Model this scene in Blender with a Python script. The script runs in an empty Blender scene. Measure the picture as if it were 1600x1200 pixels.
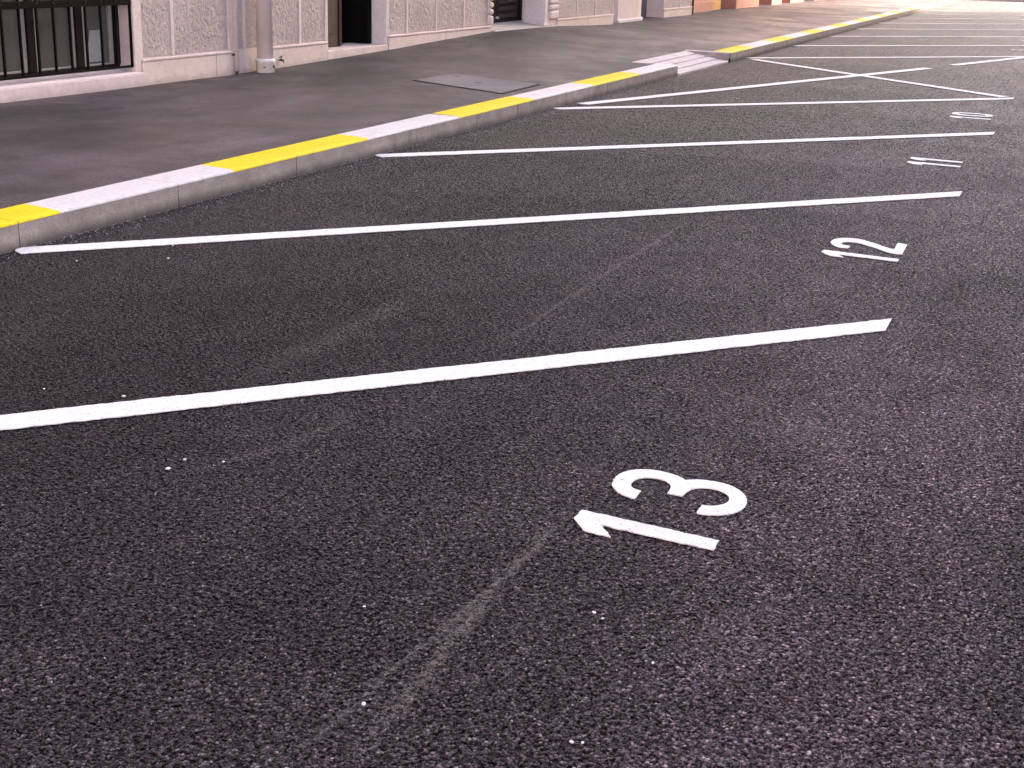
import bpy, bmesh, math, random
from mathutils import Vector, Matrix, noise
from mathutils.geometry import tessellate_polygon

random.seed(13)
scene = bpy.context.scene
col = scene.collection
R = math.radians

# ------------------------------------------------------------------ camera
CAM_H = 1.45
F_PX, YAW, PITCH, ROLL = 2103.9, 0.37639, 0.31174, 0.03276
fwd = Vector((-math.sin(YAW) * math.cos(PITCH), math.cos(YAW) * math.cos(PITCH), -math.sin(PITCH)))
rgt = Vector((math.cos(YAW), math.sin(YAW), 0))
upv = rgt.cross(fwd)
cr = rgt * math.cos(ROLL) + upv * math.sin(ROLL)
cu = -rgt * math.sin(ROLL) + upv * math.cos(ROLL)
cam_data = bpy.data.cameras.new('camera')
cam = bpy.data.objects.new('camera', cam_data)
col.objects.link(cam)
cam.matrix_world = Matrix(((cr.x, cu.x, -fwd.x, 0), (cr.y, cu.y, -fwd.y, 0), (cr.z, cu.z, -fwd.z, CAM_H), (0, 0, 0, 1)))
cam_data.sensor_fit = 'HORIZONTAL'
cam_data.sensor_width = 36
cam_data.lens = F_PX / 1600 * 36
cam_data.clip_start = 0.05
cam_data.clip_end = 2000
scene.camera = cam

# ------------------------------------------------------------------ sky, sun, exposure
SUN_AZ, SUN_EL = R(30), R(22)            # azimuth measured from +Y towards +X
world = bpy.data.worlds.new('World')
scene.world = world
world.use_nodes = True
wn = world.node_tree
wn.nodes.clear()
sky = wn.nodes.new('ShaderNodeTexSky')
sky.sky_type = 'NISHITA'
sky.sun_disc = False
sky.sun_elevation = SUN_EL
sky.sun_rotation = SUN_AZ
sky.air_density = 1.0
sky.dust_density = 4.0
sky.ozone_density = 1.0
bg = wn.nodes.new('ShaderNodeBackground')
bg.inputs['Strength'].default_value = 0.15
wo = wn.nodes.new('ShaderNodeOutputWorld')
wn.links.new(sky.outputs[0], bg.inputs[0])
wn.links.new(bg.outputs[0], wo.inputs[0])

sun_data = bpy.data.lights.new('sun', 'SUN')
sun_data.energy = 4.5
sun_data.angle = R(5)
sun_data.color = (1.0, 0.82, 0.64)
sun = bpy.data.objects.new('sun', sun_data)
col.objects.link(sun)
to_sun = Vector((math.sin(SUN_AZ) * math.cos(SUN_EL), math.cos(SUN_AZ) * math.cos(SUN_EL), math.sin(SUN_EL)))
sun.rotation_euler = to_sun.to_track_quat('Z', 'Y').to_euler()
sun.location = (20, 20, 30)

vs = scene.view_settings
vs.view_transform = 'Standard'
vs.look = 'None'
vs.gamma = 1
vs.exposure = 2.1
vs.use_curve_mapping = False
vs.use_white_balance = True              # the camera's 'shade' setting: open shade is blue
vs.white_balance_temperature = 6550
vs.white_balance_tint = 16.5


# the grain of the road is displaced, diced finely enough for a pixel
scene.render.engine = 'CYCLES'
scene.cycles.feature_set = 'EXPERIMENTAL'
scene.cycles.dicing_rate = 1.0
scene.cycles.preview_dicing_rate = 1.0
scene.cycles.offscreen_dicing_scale = 16

# ------------------------------------------------------------------ pixel -> place
def ray(px, py):
    return cr * ((px - 800) / F_PX) + cu * ((600 - py) / F_PX) + fwd


def ground(px, py, z=0.0):
    d = ray(px, py)
    t = (z - CAM_H) / d.z
    return Vector((d.x * t, d.y * t, z))


# ------------------------------------------------------------------ mesh helpers
def link(name, bm, mat, parent=None, smooth=False, recalc=True):
    me = bpy.data.meshes.new(name)
    if recalc:
        bmesh.ops.recalc_face_normals(bm, faces=bm.faces)
    bm.to_mesh(me)
    bm.free()
    if mat:
        me.materials.append(mat)
    if smooth:
        for p in me.polygons:
            p.use_smooth = True
    o = bpy.data.objects.new(name, me)
    col.objects.link(o)
    if parent:
        o.parent = parent
    return o


def empty(name, loc, label=None, cat=None, group=None):
    o = bpy.data.objects.new(name, None)
    o.empty_display_size = 0.2
    col.objects.link(o)
    o.location = loc
    if label:
        tag(o, label, cat, group)
    return o


def tag(o, label=None, cat=None, group=None, kind=None):
    if label: o['label'] = label
    if cat: o['category'] = cat
    if group: o['group'] = group
    if kind: o['kind'] = kind
    return o


def box(bm, x0, x1, y0, y1, z0, z1, bevel=0.0, seg=1):
    vs_ = [bm.verts.new((x, y, z)) for x in (x0, x1) for y in (y0, y1) for z in (z0, z1)]
    idx = [(0, 1, 3, 2), (4, 6, 7, 5), (0, 4, 5, 1), (2, 3, 7, 6), (0, 2, 6, 4), (1, 5, 7, 3)]
    fs = [bm.faces.new([vs_[i] for i in f]) for f in idx]
    if bevel > 0:
        es = set()
        for f in fs:
            es.update(f.edges)
        bmesh.ops.bevel(bm, geom=list(es), offset=bevel, segments=seg, profile=0.5, affect='EDGES')


def box_obj(name, mat, parent, x0, x1, y0, y1, z0, z1, bevel=0.0, seg=1):
    bm = bmesh.new()
    o = parent
    off = Vector((0, 0, 0))
    if parent is not None:
        off = world_loc(parent)
    box(bm, x0 - off.x, x1 - off.x, y0 - off.y, y1 - off.y, z0 - off.z, z1 - off.z, bevel, seg)
    return link(name, bm, mat, parent)


def world_loc(o):
    v = Vector(o.location)
    while o.parent:
        o = o.parent
        v = v + Vector(o.location)
    return v


def poly_sheet(name, pts, z, thick, mat, parent):
    """a flat painted shape with a real, very small thickness"""
    bm = bmesh.new()
    top = [bm.verts.new((x, y, z + thick)) for x, y in pts]
    bot = [bm.verts.new((x, y, z)) for x, y in pts]
    n = len(pts)
    for tri in tessellate_polygon([[Vector((x, y, 0)) for x, y in pts]]):
        a, b, c = (Vector(pts[i]) for i in tri)
        cross = (b - a).x * (c - a).y - (b - a).y * (c - a).x
        if abs(cross) < 1e-12:
            continue
        bm.faces.new([top[i] for i in (tri if cross > 0 else tri[::-1])])
    area = sum(pts[i][0] * pts[(i + 1) % n][1] - pts[(i + 1) % n][0] * pts[i][1] for i in range(n))
    for i in range(n):
        j = (i + 1) % n
        bm.faces.new((bot[i], bot[j], top[j], top[i]) if area > 0 else (top[i], top[j], bot[j], bot[i]))
    return link(name, bm, mat, parent, recalc=False)


def lathe(bm, cx, cy, prof, n=28):
    rings = []
    for r, z in prof:
        rings.append([bm.verts.new((cx + r * math.cos(2 * math.pi * i / n), cy + r * math.sin(2 * math.pi * i / n), z)) for i in range(n)])
    for a, b in zip(rings, rings[1:]):
        for i in range(n):
            bm.faces.new((a[i], a[(i + 1) % n], b[(i + 1) % n], b[i]))
    bm.faces.new(rings[0])
    bm.faces.new(rings[-1])


def tube(bm, pts, r, n=10):
    rings = []
    m = len(pts)
    for k, p in enumerate(pts):
        p = Vector(p)
        d = (Vector(pts[min(k + 1, m - 1)]) - Vector(pts[max(k - 1, 0)])).normalized()
        a = d.orthogonal().normalized()
        b = d.cross(a)
        rr = r[k] if isinstance(r, (list, tuple)) else r
        rings.append([bm.verts.new(p + a * (rr * math.cos(2 * math.pi * i / n)) + b * (rr * math.sin(2 * math.pi * i / n))) for i in range(n)])
    for a, b in zip(rings, rings[1:]):
        for i in range(n):
            bm.faces.new((a[i], a[(i + 1) % n], b[(i + 1) % n], b[i]))
    bm.faces.new(rings[0])
    bm.faces.new(rings[-1])


# ------------------------------------------------------------------ materials
class NT:
    def __init__(self, name):
        self.m = bpy.data.materials.new(name)
        self.m.use_nodes = True
        self.t = self.m.node_tree
        self.t.nodes.clear()
        self.out = self.t.nodes.new('ShaderNodeOutputMaterial')
        self.bsdf = self.t.nodes.new('ShaderNodeBsdfPrincipled')
        self.t.links.new(self.bsdf.outputs[0], self.out.inputs[0])
        g = self.t.nodes.new('ShaderNodeNewGeometry')
        self.pos = g.outputs['Position']

    def link(self, a, b):
        self.t.links.new(a, b)

    def put(self, sock, v):
        if v is None:
            return
        if hasattr(v, 'links'):
            self.t.links.new(v, sock)
        else:
            sock.default_value = v

    dim = '3D'

    def noise(self, scale, detail=4, rough=0.55, vec=None, dist=0.0, out=0):
        n = self.t.nodes.new('ShaderNodeTexNoise')
        n.noise_dimensions = self.dim
        n.inputs['Scale'].default_value = scale
        n.inputs['Detail'].default_value = detail
        n.inputs['Roughness'].default_value = rough
        n.inputs['Distortion'].default_value = dist
        self.link(vec or self.pos, n.inputs['Vector'])
        return n.outputs[out]

    def voro(self, scale, vec=None, feature='F1', out='Distance', rnd=1.0):
        n = self.t.nodes.new('ShaderNodeTexVoronoi')
        n.feature = feature
        n.voronoi_dimensions = self.dim
        n.inputs['Scale'].default_value = scale
        n.inputs['Randomness'].default_value = rnd
        self.link(vec or self.pos, n.inputs['Vector'])
        return n.outputs[out]

    def ramp(self, fac, stops, interp='LINEAR'):
        n = self.t.nodes.new('ShaderNodeValToRGB')
        n.color_ramp.interpolation = interp
        els = n.color_ramp.elements
        while len(els) < len(stops):
            els.new(0.5)
        for e, (p, c) in zip(els, stops):
            e.position = p
            e.color = (c, c, c, 1) if isinstance(c, (int, float)) else (*c, 1)
        self.link(fac, n.inputs[0])
        return n.outputs[0]

    def math(self, op, a, b=None, c=None, clamp=False):
        n = self.t.nodes.new('ShaderNodeMath')
        n.operation = op
        n.use_clamp = clamp
        for i, v in enumerate((a, b, c)):
            self.put(n.inputs[i], v)
        return n.outputs[0]

    def mix(self, fac, a, b, mode='MIX'):
        n = self.t.nodes.new('ShaderNodeMix')
        n.data_type = 'RGBA'
        n.blend_type = mode
        self.put(n.inputs[0], fac)
        self.put(n.inputs[6], (*a, 1) if isinstance(a, tuple) and len(a) == 3 else a)
        self.put(n.inputs[7], (*b, 1) if isinstance(b, tuple) and len(b) == 3 else b)
        return n.outputs[2]

    def vmath(self, op, a, b):
        n = self.t.nodes.new('ShaderNodeVectorMath')
        n.operation = op
        self.put(n.inputs[0], a)
        self.put(n.inputs[1], b)
        return n.outputs[0]

    def mapping(self, vec, scale=(1, 1, 1), rot=(0, 0, 0)):
        n = self.t.nodes.new('ShaderNodeMapping')
        n.inputs['Scale'].default_value = scale
        n.inputs['Rotation'].default_value = rot
        self.link(vec or self.pos, n.inputs[0])
        return n.outputs[0]

    def bump(self, h, strength=0.5, dist=0.01, normal=None):
        n = self.t.nodes.new('ShaderNodeBump')
        n.inputs['Strength'].default_value = strength
        n.inputs['Distance'].default_value = dist
        self.link(h, n.inputs['Height'])
        if normal is not None:
            self.link(normal, n.inputs['Normal'])
        return n.outputs[0]

    def fin(self, base=None, rough=None, spec=None, normal=None, metal=None):
        b = self.bsdf
        if base is not None:
            self.put(b.inputs['Base Color'], (*base, 1) if isinstance(base, tuple) and len(base) == 3 else base)
        self.put(b.inputs['Roughness'], rough)
        self.put(b.inputs['Specular IOR Level'], spec)
        self.put(b.inputs['Metallic'], metal)
        if normal is not None:
            self.link(normal, b.inputs['Normal'])
        return self.m


def asphalt_height(n, scale):
    warp = n.noise(60, 2, 0.5, out=1)
    v = n.vmath('ADD', n.pos, n.vmath('MULTIPLY', n.vmath('SUBTRACT', warp, (0.5, 0.5, 0.5)), (0.006, 0.006, 0.006)))
    d1 = n.voro(scale, v)
    n.cell = d1.node.outputs['Color']
    d2 = n.voro(scale * 2.3, v)
    return v, d1, d2


STREAKS = [  # start, middle, end in the photograph, half width in metres, strength
    (((874, 810), (790, 897), (640, 1022)), 0.022, 0.85),
    (((760, 928), (680, 992), (520, 1110)), 0.013, 0.75),
    (((775, 915), (676, 1040), (540, 1190)), 0.030, 0.75),
    (((620, 1030), (545, 1105), (450, 1180)), 0.016, 0.60),
    (((1085, 340), (950, 424), (730, 572)), 0.022, 0.42),
    (((885, 372), (800, 418), (715, 464)), 0.018, 0.45),
    (((640, 465), (480, 545), (330, 612)), 0.08, 0.22),
    (((570, 636), (420, 700), (245, 742)), 0.05, 0.22),
    (((1110, 550), (985, 655), (882, 800)), 0.06, 0.12)]


def mat_asphalt():
    n = NT('asphalt')
    n.dim = '2D'
    v, d1, d2 = asphalt_height(n, 116)
    cell = n.cell
    sep = n.t.nodes.new('ShaderNodeSeparateColor')
    n.link(cell, sep.inputs[0])
    rnd, rnd2 = sep.outputs[0], sep.outputs[1]
    # stones: worn grey tops, black bitumen between, with the shade of the pits painted in
    tone = n.ramp(rnd, [(0.0, (0.010, 0.0076, 0.0098)), (0.45, (0.0215, 0.0165, 0.0208)), (0.90, (0.045, 0.0356, 0.0425)), (1.0, (0.11, 0.092, 0.100))])
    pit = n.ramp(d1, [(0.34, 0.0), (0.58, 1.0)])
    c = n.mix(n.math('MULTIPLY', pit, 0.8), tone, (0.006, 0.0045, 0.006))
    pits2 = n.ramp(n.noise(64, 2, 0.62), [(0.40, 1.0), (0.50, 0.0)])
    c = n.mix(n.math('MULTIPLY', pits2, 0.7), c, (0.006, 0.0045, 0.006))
    big = n.ramp(n.noise(0.55, 3, 0.6), [(0.3, 0.68), (0.7, 1.30)])
    mid = n.ramp(n.noise(5.0, 3, 0.6), [(0.3, 0.82), (0.72, 1.2)])
    c = n.mix(1.0, c, big, 'MULTIPLY')
    c = n.mix(1.0, c, mid, 'MULTIPLY')
    # long faint rolling tracks of the paver along the street and a little dust
    tr = n.noise(1.0, 5, 0.65, n.mapping(None, (2.6, 0.22, 1)))
    c = n.mix(1.0, c, n.ramp(tr, [(0.35, 0.9), (0.68, 1.16)]), 'MULTIPLY')
    dust = n.math('MULTIPLY', n.ramp(n.noise(0.9, 6, 0.7, n.mapping(None, (1.2, 0.5, 1), (0, 0, 0.5))), [(0.55, 0.0), (0.8, 1.0)]), 0.10)
    c = n.mix(dust, c, (0.17, 0.145, 0.14))
    # carriageway beside the bays paler: traffic polish, and grazing sky sheen painted in
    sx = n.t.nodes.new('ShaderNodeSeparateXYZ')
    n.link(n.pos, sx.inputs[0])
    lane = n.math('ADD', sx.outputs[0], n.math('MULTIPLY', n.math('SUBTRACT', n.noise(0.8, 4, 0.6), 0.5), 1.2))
    wear_or_sheen = n.ramp(n.math('MULTIPLY_ADD', lane, 0.25, 0.75), [(0.10, 0.0), (0.80, 1.0)])
    c = n.mix(1.0, c, n.mix(wear_or_sheen, (1.0, 1.0, 1.0), (4.1, 4.05, 4.0)), 'MULTIPLY')
    # dust rubbed into the stones by turning tyres, along arcs
    brk = n.ramp(n.noise(16, 6, 0.8), [(0.30, 0.1), (0.62, 1.0)])
    total = None
    wobn = n.noise(4.0, 2, 0.6)
    for pts, hw, amt in STREAKS:
        a, m_, b = (ground(*p) for p in pts)
        ax, ay, bx, by, cx, cy = a.x, a.y, m_.x, m_.y, b.x, b.y
        dd = 2 * (ax * (by - cy) + bx * (cy - ay) + cx * (ay - by))
        ux = ((ax * ax + ay * ay) * (by - cy) + (bx * bx + by * by) * (cy - ay) + (cx * cx + cy * cy) * (ay - by)) / dd
        uy = ((ax * ax + ay * ay) * (cx - bx) + (bx * bx + by * by) * (ax - cx) + (cx * cx + cy * cy) * (bx - ax)) / dd
        rad = math.hypot(ax - ux, ay - uy)
        dist = n.t.nodes.new('ShaderNodeVectorMath')
        dist.operation = 'DISTANCE'
        n.link(n.pos, dist.inputs[0])
        dist.inputs[1].default_value = (ux, uy, 0)
        wob = n.math('MULTIPLY_ADD', wobn, hw * 1.2, -hw * 0.6)
        off_ = n.math('ABSOLUTE', n.math('ADD', n.math('SUBTRACT', dist.outputs['Value'], rad), wob))
        across = n.math('SUBTRACT', 1.0, n.math('DIVIDE', off_, hw), clamp=True)
        dv = (b - a)
        L2 = dv.length_squared
        dot = n.t.nodes.new('ShaderNodeVectorMath')
        dot.operation = 'DOT_PRODUCT'
        n.link(n.vmath('SUBTRACT', n.pos, (a.x, a.y, 0)), dot.inputs[0])
        dot.inputs[1].default_value = (dv.x / L2, dv.y / L2, 0)
        t = dot.outputs['Value']
        along = n.math('MULTIPLY', n.math('MULTIPLY', t, 6.0, clamp=True), n.math('MULTIPLY', n.math('SUBTRACT', 1.0, t), 3.5, clamp=True))
        k = n.math('MULTIPLY', n.math('MULTIPLY', across, along), amt)
        total = k if total is None else n.math('MAXIMUM', total, k)
    c = n.mix(n.math('MULTIPLY', n.math('MULTIPLY', total, 1.5), brk, clamp=True), c, (0.135, 0.118, 0.113))
    h = n.math('ADD', n.math('MULTIPLY', n.ramp(d1, [(0.0, 1.0), (0.16, 0.93), (0.42, 0.6), (0.66, 0.0)]), 0.55),
               n.math('ADD', n.math('MULTIPLY', rnd2, 0.30), n.math('MULTIPLY', d2, -0.15)))
    h = n.math('SUBTRACT', h, n.math('MULTIPLY', pits2, 0.55))
    dn = n.t.nodes.new('ShaderNodeDisplacement')
    dn.inputs['Midlevel'].default_value = 0.86
    dn.inputs['Scale'].default_value = 0.0058
    n.link(h, dn.inputs['Height'])
    n.link(dn.outputs[0], n.out.inputs['Displacement'])
    n.m.displacement_method = 'BOTH'
    rough = n.math('ADD', 0.40, n.math('MULTIPLY', rnd, 0.3))
    return n.fin(c, rough, 0.28)


def mat_pavement():
    n = NT('pavement_asphalt')
    n.dim = '2D'
    v, d1, d2 = asphalt_height(n, 150)
    cell = n.cell
    sep = n.t.nodes.new('ShaderNodeSeparateColor')
    n.link(cell, sep.inputs[0])
    tone = n.ramp(sep.outputs[0], [(0.0, (0.024, 0.0205, 0.0255)), (0.7, (0.043, 0.037, 0.045)), (1.0, (0.085, 0.075, 0.086))])
    c = n.mix(n.ramp(d1, [(0.4, 0.0), (0.7, 0.7)]), tone, (0.03, 0.026, 0.03))
    c = n.mix(1.0, c, n.ramp(n.noise(0.45, 4, 0.55, dist=0.4), [(0.32, 0.5), (0.5, 1.0), (0.68, 1.4)]), 'MULTIPLY')
    st = n.noise(1.3, 6, 0.7, n.mapping(None, (1.6, 0.7, 1), (0, 0, 0.9)))
    c = n.mix(1.0, c, n.ramp(st, [(0.36, 0.5), (0.64, 1.45)]), 'MULTIPLY')
    grain = n.noise(42, 4, 0.75)
    c = n.mix(1.0, c, n.ramp(grain, [(0.34, 0.55), (0.5, 1.0), (0.68, 1.6)]), 'MULTIPLY')
    sp = n.noise(9, 4, 0.7)
    c = n.mix(1.0, c, n.ramp(sp, [(0.34, 0.85), (0.7, 1.16)]), 'MULTIPLY')
    brown = n.ramp(n.noise(0.8, 5, 0.6), [(0.5, 0.0), (0.75, 0.45)])
    c = n.mix(brown, c, (0.075, 0.062, 0.060))
    h = n.math('ADD', n.math('MULTIPLY', d1, -0.6), n.math('MULTIPLY', grain, 1.6))
    rgh = n.ramp(n.noise(0.7, 5, 0.65, dist=0.3), [(0.36, 0.62), (0.62, 0.34)])
    return n.fin(c, n.math('ADD', rgh, n.math('MULTIPLY', sep.outputs[1], 0.12)), 0.42, n.bump(h, 0.8, 0.005))


def mat_paint(name, colr, wear_or_sheen=0.5, pits=0.6):
    n = NT(name)
    n.dim = '2D'
    v, d1, d2 = asphalt_height(n, 116)
    pit = n.ramp(n.noise(95, 2, 0.5), [(0.235, 1.0), (0.29, 0.0)])
    fine = n.ramp(n.noise(30, 5, 0.7), [(0.35, 0.84), (0.62, 1.02)])
    c = n.mix(1.0, colr, fine, 'MULTIPLY')
    grey = n.math('MULTIPLY', n.ramp(n.noise(3.0, 6, 0.7), [(0.55, 0.0), (0.78, 1.0)]), wear_or_sheen * 0.4)
    c = n.mix(grey, c, tuple(x * 0.62 for x in colr))
    c = n.mix(n.math('MULTIPLY', pit, pits), c, (0.06, 0.05, 0.055))
    h = n.math('SUBTRACT', n.math('MULTIPLY', d1, -0.5), pit)
    return n.fin(c, 0.6, 0.2, n.bump(h, 0.45, 0.003))


def mat_kerb():
    n = NT('kerb_concrete')
    c = n.ramp(n.noise(7, 6, 0.65), [(0.3, (0.28, 0.25, 0.24)), (0.55, (0.38, 0.34, 0.325)), (0.75, (0.48, 0.435, 0.415))])
    sp = n.noise(160, 3, 0.6)
    c = n.mix(1.0, c, n.ramp(sp, [(0.3, 0.6), (0.55, 1.0), (0.75, 1.3)]), 'MULTIPLY')
    run = n.ramp(n.noise(1.0, 4, 0.6, n.mapping(None, (1, 7, 1.0))), [(0.30, 0.62), (0.40, 1.0)])
    c = n.mix(1.0, c, run, 'MULTIPLY')
    sx = n.t.nodes.new('ShaderNodeSeparateXYZ')
    n.link(n.pos, sx.inputs[0])
    splash = n.ramp(n.math('ADD', sx.outputs[2], n.math('MULTIPLY', n.noise(6, 4, 0.6), 0.05)), [(0.03, 0.9), (0.085, 0.0)])
    c = n.mix(splash, c, (0.085, 0.072, 0.072))
    return n.fin(c, 0.85, 0.3, n.bump(n.math('ADD', sp, n.noise(40, 3)), 0.6, 0.004))


def mat_stucco():
    n = NT('rough_stucco')
    w = n.noise(30, 3, 0.6)
    l = n.noise(21, 4, 0.60, dist=0.5)
    m = n.noise(110, 3, 0.6)
    h = n.math('ADD', n.ramp(l, [(0.34, 0.0), (0.62, 1.0)]), n.math('MULTIPLY', m, 0.4))
    c = n.ramp(l, [(0.28, (0.40, 0.335, 0.325)), (0.44, (0.52, 0.44, 0.425)), (0.7, (0.59, 0.505, 0.485))])
    c = n.mix(1.0, c, n.ramp(n.noise(1.4, 5, 0.6), [(0.3, 0.86), (0.7, 1.1)]), 'MULTIPLY')
    return n.fin(c, 0.9, 0.25, n.bump(h, 0.8, 0.018))


def mat_plaster(name, c0, c1, bump=0.25, stain=None, rough=0.8):
    n = NT(name)
    c = n.ramp(n.noise(2.2, 6, 0.62), [(0.3, c0), (0.7, c1)])
    c = n.mix(1.0, c, n.ramp(n.noise(24, 4, 0.6), [(0.3, 0.9), (0.7, 1.06)]), 'MULTIPLY')
    if stain:
        sx = n.t.nodes.new('ShaderNodeSeparateXYZ')
        n.link(n.pos, sx.inputs[0])
        drip = n.ramp(n.noise(1.0, 5, 0.65, n.mapping(None, (1, 5, 0.8))), [(0.54, 0.0), (0.74, 0.22)])
        c = n.mix(drip, c, stain)
        foot = n.math('ADD', sx.outputs[2], n.math('MULTIPLY', n.noise(9, 5, 0.65), 0.14))
        c = n.mix(n.ramp(foot, [(0.19, 0.55), (0.27, 0.0)]), c, tuple(x * 0.6 for x in stain))
    return n.fin(c, rough, 0.15, n.bump(n.math('ADD', n.noise(14, 5), n.math('MULTIPLY', n.noise(90, 3), 0.5)), bump, 0.008))


def mat_simple(name, c, rough=0.5, spec=0.5, metal=0.0, var=0.12, scale=12, bump=0.0):
    n = NT(name)
    k = n.ramp(n.noise(scale, 5, 0.6), [(0.3, 1 - var), (0.7, 1 + var)])
    cc = n.mix(1.0, c, k, 'MULTIPLY')
    nm = n.bump(n.noise(scale * 3, 4), bump, 0.004) if bump else None
    return n.fin(cc, rough, spec, nm, metal)


M = {}
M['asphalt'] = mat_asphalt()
M['pavement'] = mat_pavement()
M['line'] = mat_paint('line_paint', (0.78, 0.76, 0.765), 0.8, 0.9)
M['kerb_white'] = mat_paint('kerb_white_paint', (0.66, 0.63, 0.655), 1.6, 0.55)
M['kerb_yellow'] = mat_paint('kerb_yellow_paint', (0.90, 0.62, 0.001), 0.5, 0.45)
M['kerb'] = mat_kerb()
M['stucco'] = mat_stucco()
M['plaster'] = mat_plaster('smooth_plaster', (0.66, 0.55, 0.53), (0.75, 0.64, 0.61), 0.2, (0.42, 0.33, 0.30))
M['plinth'] = mat_plaster('plinth_plaster', (0.64, 0.53, 0.49), (0.74, 0.63, 0.58), 0.35, (0.44, 0.34, 0.29))
M['jamb'] = mat_plaster('painted_jamb', (0.72, 0.66, 0.68), (0.78, 0.72, 0.74), 0.12)
M['sill'] = mat_plaster('sill_paint', (0.64, 0.53, 0.54), (0.72, 0.61, 0.61), 0.15, (0.48, 0.38, 0.37))
M['iron'] = mat_simple('black_iron', (0.003, 0.0025, 0.003), 0.7, 0.06, 0.0, 0.3, 40)
M['frame'] = mat_simple('dark_brown_frame', (0.008, 0.004, 0.004), 0.6, 0.12, 0, 0.25, 20)
M['sash'] = mat_simple('cream_sash', (0.30, 0.27, 0.25), 0.5, 0.5, 0, 0.1, 20)
M['pane'] = mat_simple('obscured_glass', (0.080, 0.076, 0.068), 0.22, 0.6, 0, 0.25, 1.6)
M['paper'] = mat_simple('pale_paper', (0.30, 0.30, 0.31), 0.8, 0.3, 0, 0.06, 9)
M['wood'] = mat_simple('brown_door_wood', (0.036, 0.021, 0.010), 0.5, 0.5, 0, 0.3, 9)
M['red_wood'] = mat_simple('red_brown_wood', (0.030, 0.007, 0.006), 0.5, 0.3, 0, 0.25, 12)
M['gate'] = mat_simple('dark_gate_metal', (0.004, 0.003, 0.003), 0.6, 0.1, 0, 0.3, 14)
M['gate_panel'] = mat_simple('gate_panel_red', (0.022, 0.012, 0.012), 0.6, 0.4, 0, 0.4, 20)
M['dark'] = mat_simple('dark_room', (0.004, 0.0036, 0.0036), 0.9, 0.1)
M['pipe'] = mat_simple('lilac_pipe_paint', (0.80, 0.71, 0.735), 0.38, 0.5, 0, 0.06, 5)
M['collar'] = mat_simple('white_collar_paint', (0.78, 0.75, 0.71), 0.5, 0.5, 0, 0.1, 18)
M['rust'] = mat_simple('rusty_metal', (0.075, 0.048, 0.038), 0.7, 0.4, 0.2, 0.4, 60, 0.3)
M['stone'] = mat_plaster('threshold_stone', (0.40, 0.36, 0.35), (0.54, 0.48, 0.45), 0.3, (0.34, 0.29, 0.27))
M['cover'] = mat_plaster('cover_concrete', (0.135, 0.130, 0.136), (0.205, 0.198, 0.205), 0.5)
M['salmon'] = mat_plaster('salmon_render', (0.50, 0.25, 0.18), (0.60, 0.33, 0.25), 0.25)
M['ochre'] = mat_plaster('ochre_render', (0.62, 0.33, 0.10), (0.72, 0.42, 0.15), 0.2)
M['maroon'] = mat_simple('maroon_render', (0.16, 0.055, 0.045), 0.8, 0.3, 0, 0.15, 6)
M['chip'] = mat_simple('white_chip', (0.72, 0.70, 0.70), 0.7, 0.4, 0, 0.1, 90)
M['grit'] = mat_simple('pale_grit', (0.34, 0.31, 0.32), 0.7, 0.4, 0, 0.3, 60)
M['ramp_stone'] = mat_paint('ramp_white_paint', (0.52, 0.49, 0.51), 1.0, 0.4)
M['opposite'] = mat_plaster('opposite_render', (0.62, 0.54, 0.50), (0.70, 0.62, 0.58), 0.2)


# ------------------------------------------------------------------ road
KX = -4.575          # road face of the kerb
KB = -4.855          # back of the kerb
KZ = 0.135           # kerb top
bm = bmesh.new()
ys = [-400, -30, -8, -2, 0] + list(range(1, 17)) + [18, 20, 23, 26, 30, 40, 60, 120, 900]
xs = [-900, -60, -9, KX - 0.1, -3.6, -2.6, -1.6, -0.6, 0.4, 1.4, 3, 9, 60, 900]
gv = [[bm.verts.new((x, y, 0)) for x in xs] for y in ys]
for j in range(len(ys) - 1):
    for i in range(len(xs) - 1):
        bm.faces.new((gv[j][i], gv[j][i + 1], gv[j + 1][i + 1], gv[j + 1][i]))
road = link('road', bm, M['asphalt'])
tag(road, 'dark new asphalt road with white angled parking bays', kind='structure')
sm_ = road.modifiers.new('dice', 'SUBSURF')
sm_.subdivision_type = 'SIMPLE'
sm_.levels = 0
sm_.render_levels = 1
road.cycles.use_adaptive_subdivision = True

# bay lines: parallel, at 42.4 degrees to the kerb
XL, XR = -4.544, -0.550
COT = 1 / math.tan(0.73955)
Y0, P, OFF = 1.2946, 3.7107, 19.4835
DIRN = Vector((1, COT, 0)).normalized()
NRM = Vector((-DIRN.y, DIRN.x, 0))
LW = 0.140
PT = 0.0035


def painted_line(a, b, width, name, end_dir_b=None, seed=0, label=None, lift=0.0):
    """a stripe from a to b with slightly ragged edges; b may be cut along end_dir_b"""
    a, b = Vector((a[0], a[1], 0)), Vector((b[0], b[1], 0))
    d = (b - a).normalized()
    nn = Vector((-d.y, d.x, 0))
    L = (b - a).length
    rnd = random.Random(seed)
    n = max(8, int(L / 0.022))
    top, bot = [], []
    for i in range(n + 1):
        for side, arr in ((1, top), (-1, bot)):
            Ls = L if end_dir_b is None else L + side * width / 2 * end_dir_b.dot(d) / end_dir_b.dot(nn)
            t = Ls * i / n
            p = a + d * t + nn * (side * width / 2 + rnd.uniform(-0.0032, 0.0032) + 0.003 * noise.noise((t * 3 + seed, side * 5, 0)))
            if end_dir_b is not None and i == n:
                p = b + end_dir_b * (side * width / 2 / end_dir_b.dot(nn))
            arr.append((p.x, p.y))
    # rounded start
    s0 = a - d * 0.018
    pts = [(s0.x, s0.y)] + bot + list(reversed(top))
    o = poly_sheet(name, pts, 0.0005 + lift, PT, M['line'], road)
    if label:
        o['label'] = label
    return o


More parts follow.
